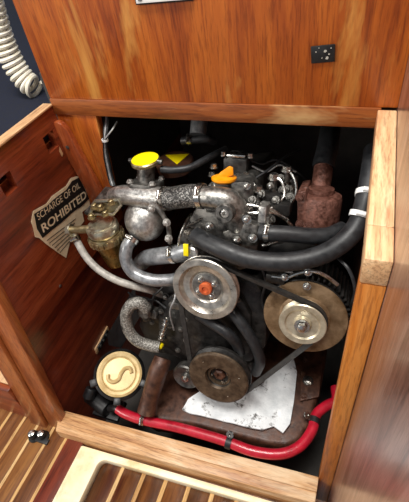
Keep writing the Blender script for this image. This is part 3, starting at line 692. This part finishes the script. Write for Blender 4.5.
# cable run on the left stile
cbn = thing('cable_run', 'thin grey and black cables tied together beside the left stile', 'cable', at(118, 196, .05))
for i, (dx, m_) in enumerate(((0, 'wire'), (2.2, 'black'), (-1.6, 'black'))):
    MB().tube([atY(107+dx, 112, .03), atY(106+dx, 124, .014), atY(105+dx*.5, 140, -.004), atY(106+dx, 156, -.006), atY(110+dx, 176, -.012), at(113+dx, 186, .085)], .0024, 8).build('cable', m_, cbn, 0)
MB().tube([atY(104, 140, -.008), atY(112, 130, 0), atY(117, 122, .02)], .0016, 8).build('loose_tail', 'wire', cbn, 0)
MB().ringband(atY(105, 140, -.004), (0, 0, 1), .005, .004, .0014, 16).build('cable_tie', 'white', cbn, 0)

# ================================================================== FUEL FILTER
ZF = Vector((-.10, .06, 1)).normalized()
fd = at(102, 226, .012)
ffl = thing('fuel_filter', 'brass fuel filter with knurled collar and amber bowl on the left side', 'fuel filter', at(110, 271, .012))
def rr(n): return n/ppm(fd)
MB().lathe(fd, ZF, [(0, -.016), (rr(15), -.016), (rr(16.5), -.010), (rr(16.5), .001), (rr(15.5), .004), (rr(13), .005), (rr(12.5), .008), (0, .008)], 40).build('head', 'nickel', ffl, 0)
cl_ = MB().lathe(fd, ZF, [(rr(12), -.034), (rr(17.5), -.034), (rr(18), -.031), (rr(18), -.020), (rr(17), -.0165), (0, -.0165)], 40).build('collar', 'brass', ffl, 0)
x, y, a = frame_from(ZF)
for i in range(20):
    t = 2*math.pi*i/20; dr = x*math.cos(t)+y*math.sin(t)
    MB().box(fd-ZF*.0262+dr*rr(18), (.0055, .013, .004), (dr.cross(ZF), ZF, dr)).build('knurl', 'brass', cl_, .0008)
MB().lathe(fd, ZF, [(rr(14), -.0345), (rr(14), -.045), (rr(11), -.093), (rr(8), -.098), (rr(4), -.099), (rr(3), -.106), (0, -.107)], 36).build('bowl', 'bowl', ffl, 0)
# inlet with banjo nut
bi, bo = at(92, 229, .004), at(72, 230, -.004)
MB().cyl(bi, bo, .0085, .0075, 18).build('inlet_port', 'brass', ffl, 0)
bolt(ffl, bo, bo-bi, .0098, .012, 'nickel', 'banjo_nut')
MB().cyl(at(75, 231, -.002), at(75, 238, -.002), .0065, seg=14).build('hose_tail', 'nickel', ffl, 0)
# mounting bracket: flat slotted loop on top, bolts
bk = [at(x, y, .012) for x, y in ((90, 214), (95, 201), (119, 200), (121, 205), (114, 214))]
MB().tube(bk+[bk[0]], .0030, 8, smooth=False).build('bracket_loop', 'nickel', ffl, 0)
MB().prism([at(x, y, .016) for x, y in ((92, 213), (96, 203), (118, 202), (119, 206), (113, 213))], -ZF*.004).build('bracket_plate', 'brass', ffl, .001)
for x_, y_ in ((92, 218), (101, 209), (112, 204), (106, 215), (95, 208)): bolt(ffl, at(x_, y_, .010), ZF, .0062, .009, 'brass')
MB().span((fd.x-.050, fd.y+.020, fd.z+.004), (fd.x-.022, .0005, fd.z+.012)).build('bracket_arm', 'alum_dark', ffl, .002)

# ================================================================== LOWER LEFT: strainer, rails
SN = (CAM-atZ(119, 374, -.50)).normalized(); SN = (SN+Vector((0, 0, .35))).normalized()
sc_ = atZ(119.5, 374, -.50); k = 1/ppm(sc_)
stn = thing('water_strainer', 'round strainer with cream enamel lid and black rim in the lower left corner', 'strainer', sc_-Vector((0, 0, .09)))
MB().lathe(sc_, SN, [(0, -.045), (21*k, -.045), (22*k, -.012), (25.5*k, -.010), (25.5*k, -.002), (23.5*k, .002), (22.5*k, -.001), (0, -.001)], 48).build('black_body', 'black', stn, 0, smooth=25)
lid = MB().lathe(sc_, SN, [(22.4*k, -.0008), (22.2*k, .003), (20*k, .0042), (17.5*k, .003), (16.5*k, .0010), (15.5*k, .0022), (0, .0030)], 48).build('cream_lid', 'cream', stn, 0, smooth=25)
sx_ = (RR-SN*RR.dot(SN)).normalized(); sy_ = SN.cross(sx_)
def ls(a, b, h=.004): return sc_+sx_*a*k+sy_*b*k+SN*h
MB().tube([ls(-11, -1), ls(-10, -6), ls(-5, -8), ls(0, -5), ls(1.5, 0), ls(5, 5), ls(10, 5.5), ls(12, 1)], .0045, 10).build('lid_grip', 'cream', lid, 0)
for i in range(3):
    t = math.radians(200+i*70); dr = sx_*math.cos(t)+sy_*math.sin(t)
    MB().box(sc_+dr*26*k-SN*.004, (.016, .014, .016), (dr.cross(SN), SN, dr)).build('lid_catch', 'black', stn, .002)
# black angle rail running back beside the engine
ra, rb = at(110, 342, .06), at(137, 295, .07)
rl = thing('battery_rail', 'black angle rail slanting up from the cream strainer lid', 'rail', ra)
wd_ = EX*.03
MB().prism([ra-wd_*.2, ra+wd_, rb+wd_, rb-wd_*.2], EZ*-.012).build('flat', 'black', rl, .001)
MB().prism([ra-wd_*.2, rb-wd_*.2, rb-wd_*.2+EZ*.02, ra-wd_*.2+EZ*.02], EX*.003).build('upstand', 'black', rl, .0008)
# battery-like dark pump body under the strainer
bx_ = thing('bilge_pump', 'black bilge pump body half hidden under the strainer', 'pump', atZ(98, 404, -.60))
c = atZ(100, 402, -.600)
MB().cyl(c-EX*.035+Vector((0, .01, 0)), c+EX*.03-Vector((0, .01, 0)), .020, seg=22).build('motor', 'black', bx_, .002)
MB().cyl(atZ(92, 388, -.56), atZ(88, 398, -.575), .014, seg=18).build('inlet', 'black', bx_, .002)
MB().box(c+Vector((.02, 0, -.024)), (.07, .05, .012)).build('foot', 'black', bx_, .002)
bolt(bx_, atZ(94, 384, -.548), (0, 0, 1), .006, .006, 'alum_dark')

# ================================================================== DRIP PAN, PAD, RED CABLE
PZ = -.572
pan = thing('drip_pan', 'rusty brown drip pan with rounded corners under the engine', 'drip pan', atZ(230, 430, -.62))
po = [atZ(x, y, PZ) for x, y in ((160, 372), (146, 402), (143, 414), (150, 420), (190, 424), (230, 434), (268, 444), (286, 446), (300, 440), (310, 425), (316, 405), (324, 372), (328, 345), (262, 338))]
MB().prism(po, (0, 0, -.07)).build('pan_body', 'pan', pan, .010, 3)
rim = [atZ(x, y, PZ+.003) for x, y in ((301, 372), (322, 366), (319, 398), (300, 402))]
MB().prism(rim, (0, 0, .006)).build('mount_plate', 'pan', pan, .002)
bolt(pan, atZ(308, 381, PZ+.009), (0, 0, 1), .009, .007, 'steel'); 
for x, y in ((304, 396), (306, 360)): bolt(pan, atZ(x, y, PZ+.009), (0, 0, 1), .006, .005, 'pan')

outl = [(182, 409), (188, 399), (200, 391), (222, 388), (250, 392), (262, 384), (276, 368), (293, 356), (297, 372), (294, 400), (290, 424), (283, 433), (274, 426), (262, 430), (250, 428), (236, 424), (220, 420), (204, 416), (190, 413)]
def inside(x, y):
    c = False; n = len(outl)
    for i in range(n):
        (x1, y1), (x2, y2) = outl[i], outl[i-1]
        if (y1 > y) != (y2 > y) and x < (x2-x1)*(y-y1)/(y2-y1)+x1: c = not c
    return c
bm = bmesh.new()
ring = []
for i in range(len(outl)):
    a, b2 = Vector(outl[i]), Vector(outl[(i+1) % len(outl)]); n = max(1, int((b2-a).length/4))
    for k_ in range(n): ring.append(a.lerp(b2, k_/n))
vsr = [bm.verts.new((p.x, p.y, 0)) for p in ring]
fce = bm.faces.new(vsr)
for gx_ in range(180, 300, 5): bmesh.ops.bisect_plane(bm, geom=bm.verts[:]+bm.edges[:]+bm.faces[:], plane_co=(gx_, 0, 0), plane_no=(1, 0, 0))
for gy_ in range(355, 436, 4): bmesh.ops.bisect_plane(bm, geom=bm.verts[:]+bm.edges[:]+bm.faces[:], plane_co=(0, gy_, 0), plane_no=(0, 1, 0))
bmesh.ops.triangulate(bm, faces=bm.faces[:])
base = Vector((atZ(235, 415, PZ)))
for v in bm.verts:
    x_, y_ = v.co.x, v.co.y; q_ = atZ(x_, y_, PZ+.010)
    q_.z += noise.noise(q_*22)*.006+noise.noise(q_*60)*.0025
    v.co = q_-base
ex = bmesh.ops.extrude_face_region(bm, geom=bm.faces[:])
for e in ex['geom']:
    if isinstance(e, bmesh.types.BMVert): e.co.z -= .004
bmesh.ops.recalc_face_normals(bm, faces=bm.faces[:])
me = bpy.data.meshes.new('absorbent_pad'); bm.to_mesh(me); bm.free()
for p in me.polygons: p.use_smooth = True
me.set_sharp_from_angle(angle=math.radians(40)); me.materials.append(M['pad'])
pad = bpy.data.objects.new('absorbent_pad', me); COL.objects.link(pad); pad.location = base
tag(pad, 'crumpled white absorbent pad with oil specks lying on the rusty pan', 'absorbent pad')

RZ = -.566
rp = [atZ(x, y, RZ) for x, y in ((118, 409), (126, 414), (143, 420), (180, 428), (222, 440), (252, 451), (280, 454), (300, 446), (312, 430), (316, 415), (326, 406), (336, 400))]
rp.append(Vector((.584, rp[-1].y+.03, RZ)))
rc = thing('red_cable', 'thick red battery cable clipped along the front of the drip pan', 'cable', rp[4]-Vector((0, 0, .011)))
MB().tube(rp, .0108, 18).build('sheath', 'red', rc, 0)
def pclip(p, ax, hole):
    a = Vector(ax).normalized()
    o = MB().ringband(p, a, .0110, .012, .0016).build('clip_band', 'black', rc, 0)
    side = (Vector(hole)-p); side = (side-a*side.dot(a)).normalized()
    c = p+side*.021
    MB().box(p+side*.014, (.010, .012, .003), (a, side, a.cross(side))).build('clip_tab', 'steel', o, .0008)
    up_ = a.cross(side); up_ = up_ if up_.z > 0 else -up_
    MB().lathe(c, up_, [(.0030, 0), (.0078, 0), (.0078, .003), (.0030, .003), (.0030, 0)], 22).build('eyelet', 'steel', o, 0)
pclip(atZ(229, 443, RZ), rp[5]-rp[4], atZ(231, 433, RZ+.02))
pclip(atZ(314, 421, RZ), rp[9]-rp[8], atZ(304, 411, RZ+.02))
clamp_band(rc, atZ(143, 420, RZ), rp[3]-rp[2], .0112)
MB().tube([rp[0]+Vector((-.03, .004, -.022)), rp[0]+Vector((-.01, .001, -.004)), rp[0], rp[1]], .0085, 14).build('black_boot', 'black', rc, 0)

# ================================================================== LOOSE WIRING ROUND THE ENGINE
def wires(name, label, runs, loc):
    t = thing(name, label, 'wiring', loc)
    for pts, r, m_ in runs: MB().tube(px(*pts), r, 8).build('wire', m_, t, 0)
    return t
wires('engine_wiring_loom', 'thin black wires drooping from the head behind the rusty elbow', [
    ([(250, 160, .14), (262, 164, .15), (276, 160, .16), (292, 168, .17), (306, 180, .18)], .0022, 'rubber'),
    ([(252, 166, .13), (266, 172, .14), (280, 165, .15), (296, 172, .16)], .0018, 'wire'),
    ([(256, 178, .10), (268, 170, .12), (284, 158, .16), (300, 150, .22)], .0022, 'rubber')], at(306, 180, .18))
wires('alternator_leads', 'black leads dangling between the heavy hose and the alternator', [
    ([(262, 268, .03), (266, 282, .03), (262, 300, .04), (268, 318, .04)], .0030, 'rubber'),
    ([(276, 262, .03), (283, 270, .034), (292, 273, .040), (302, 280, .052)], .0022, 'wire'),
    ([(338, 258, .03), (349, 270, .016), (355, 290, .016), (350, 310, .040)], .0030, 'rubber')], at(268, 318, .04))
wires('pump_wires', 'thin wires hanging between the silver hoses and the braided loop', [
    ([(168, 282, .03), (160, 290, .02), (154, 296, .02), (152, 304, .024)], .0022, 'rubber'),
    ([(176, 284, .03), (175, 298, .012), (170, 312, .012), (174, 330, .034)], .0020, 'wire'),
    ([(128, 292, .03), (138, 300, .03), (154, 300, .03), (166, 308, .03)], .0026, 'rubber')], at(146, 306, .02))
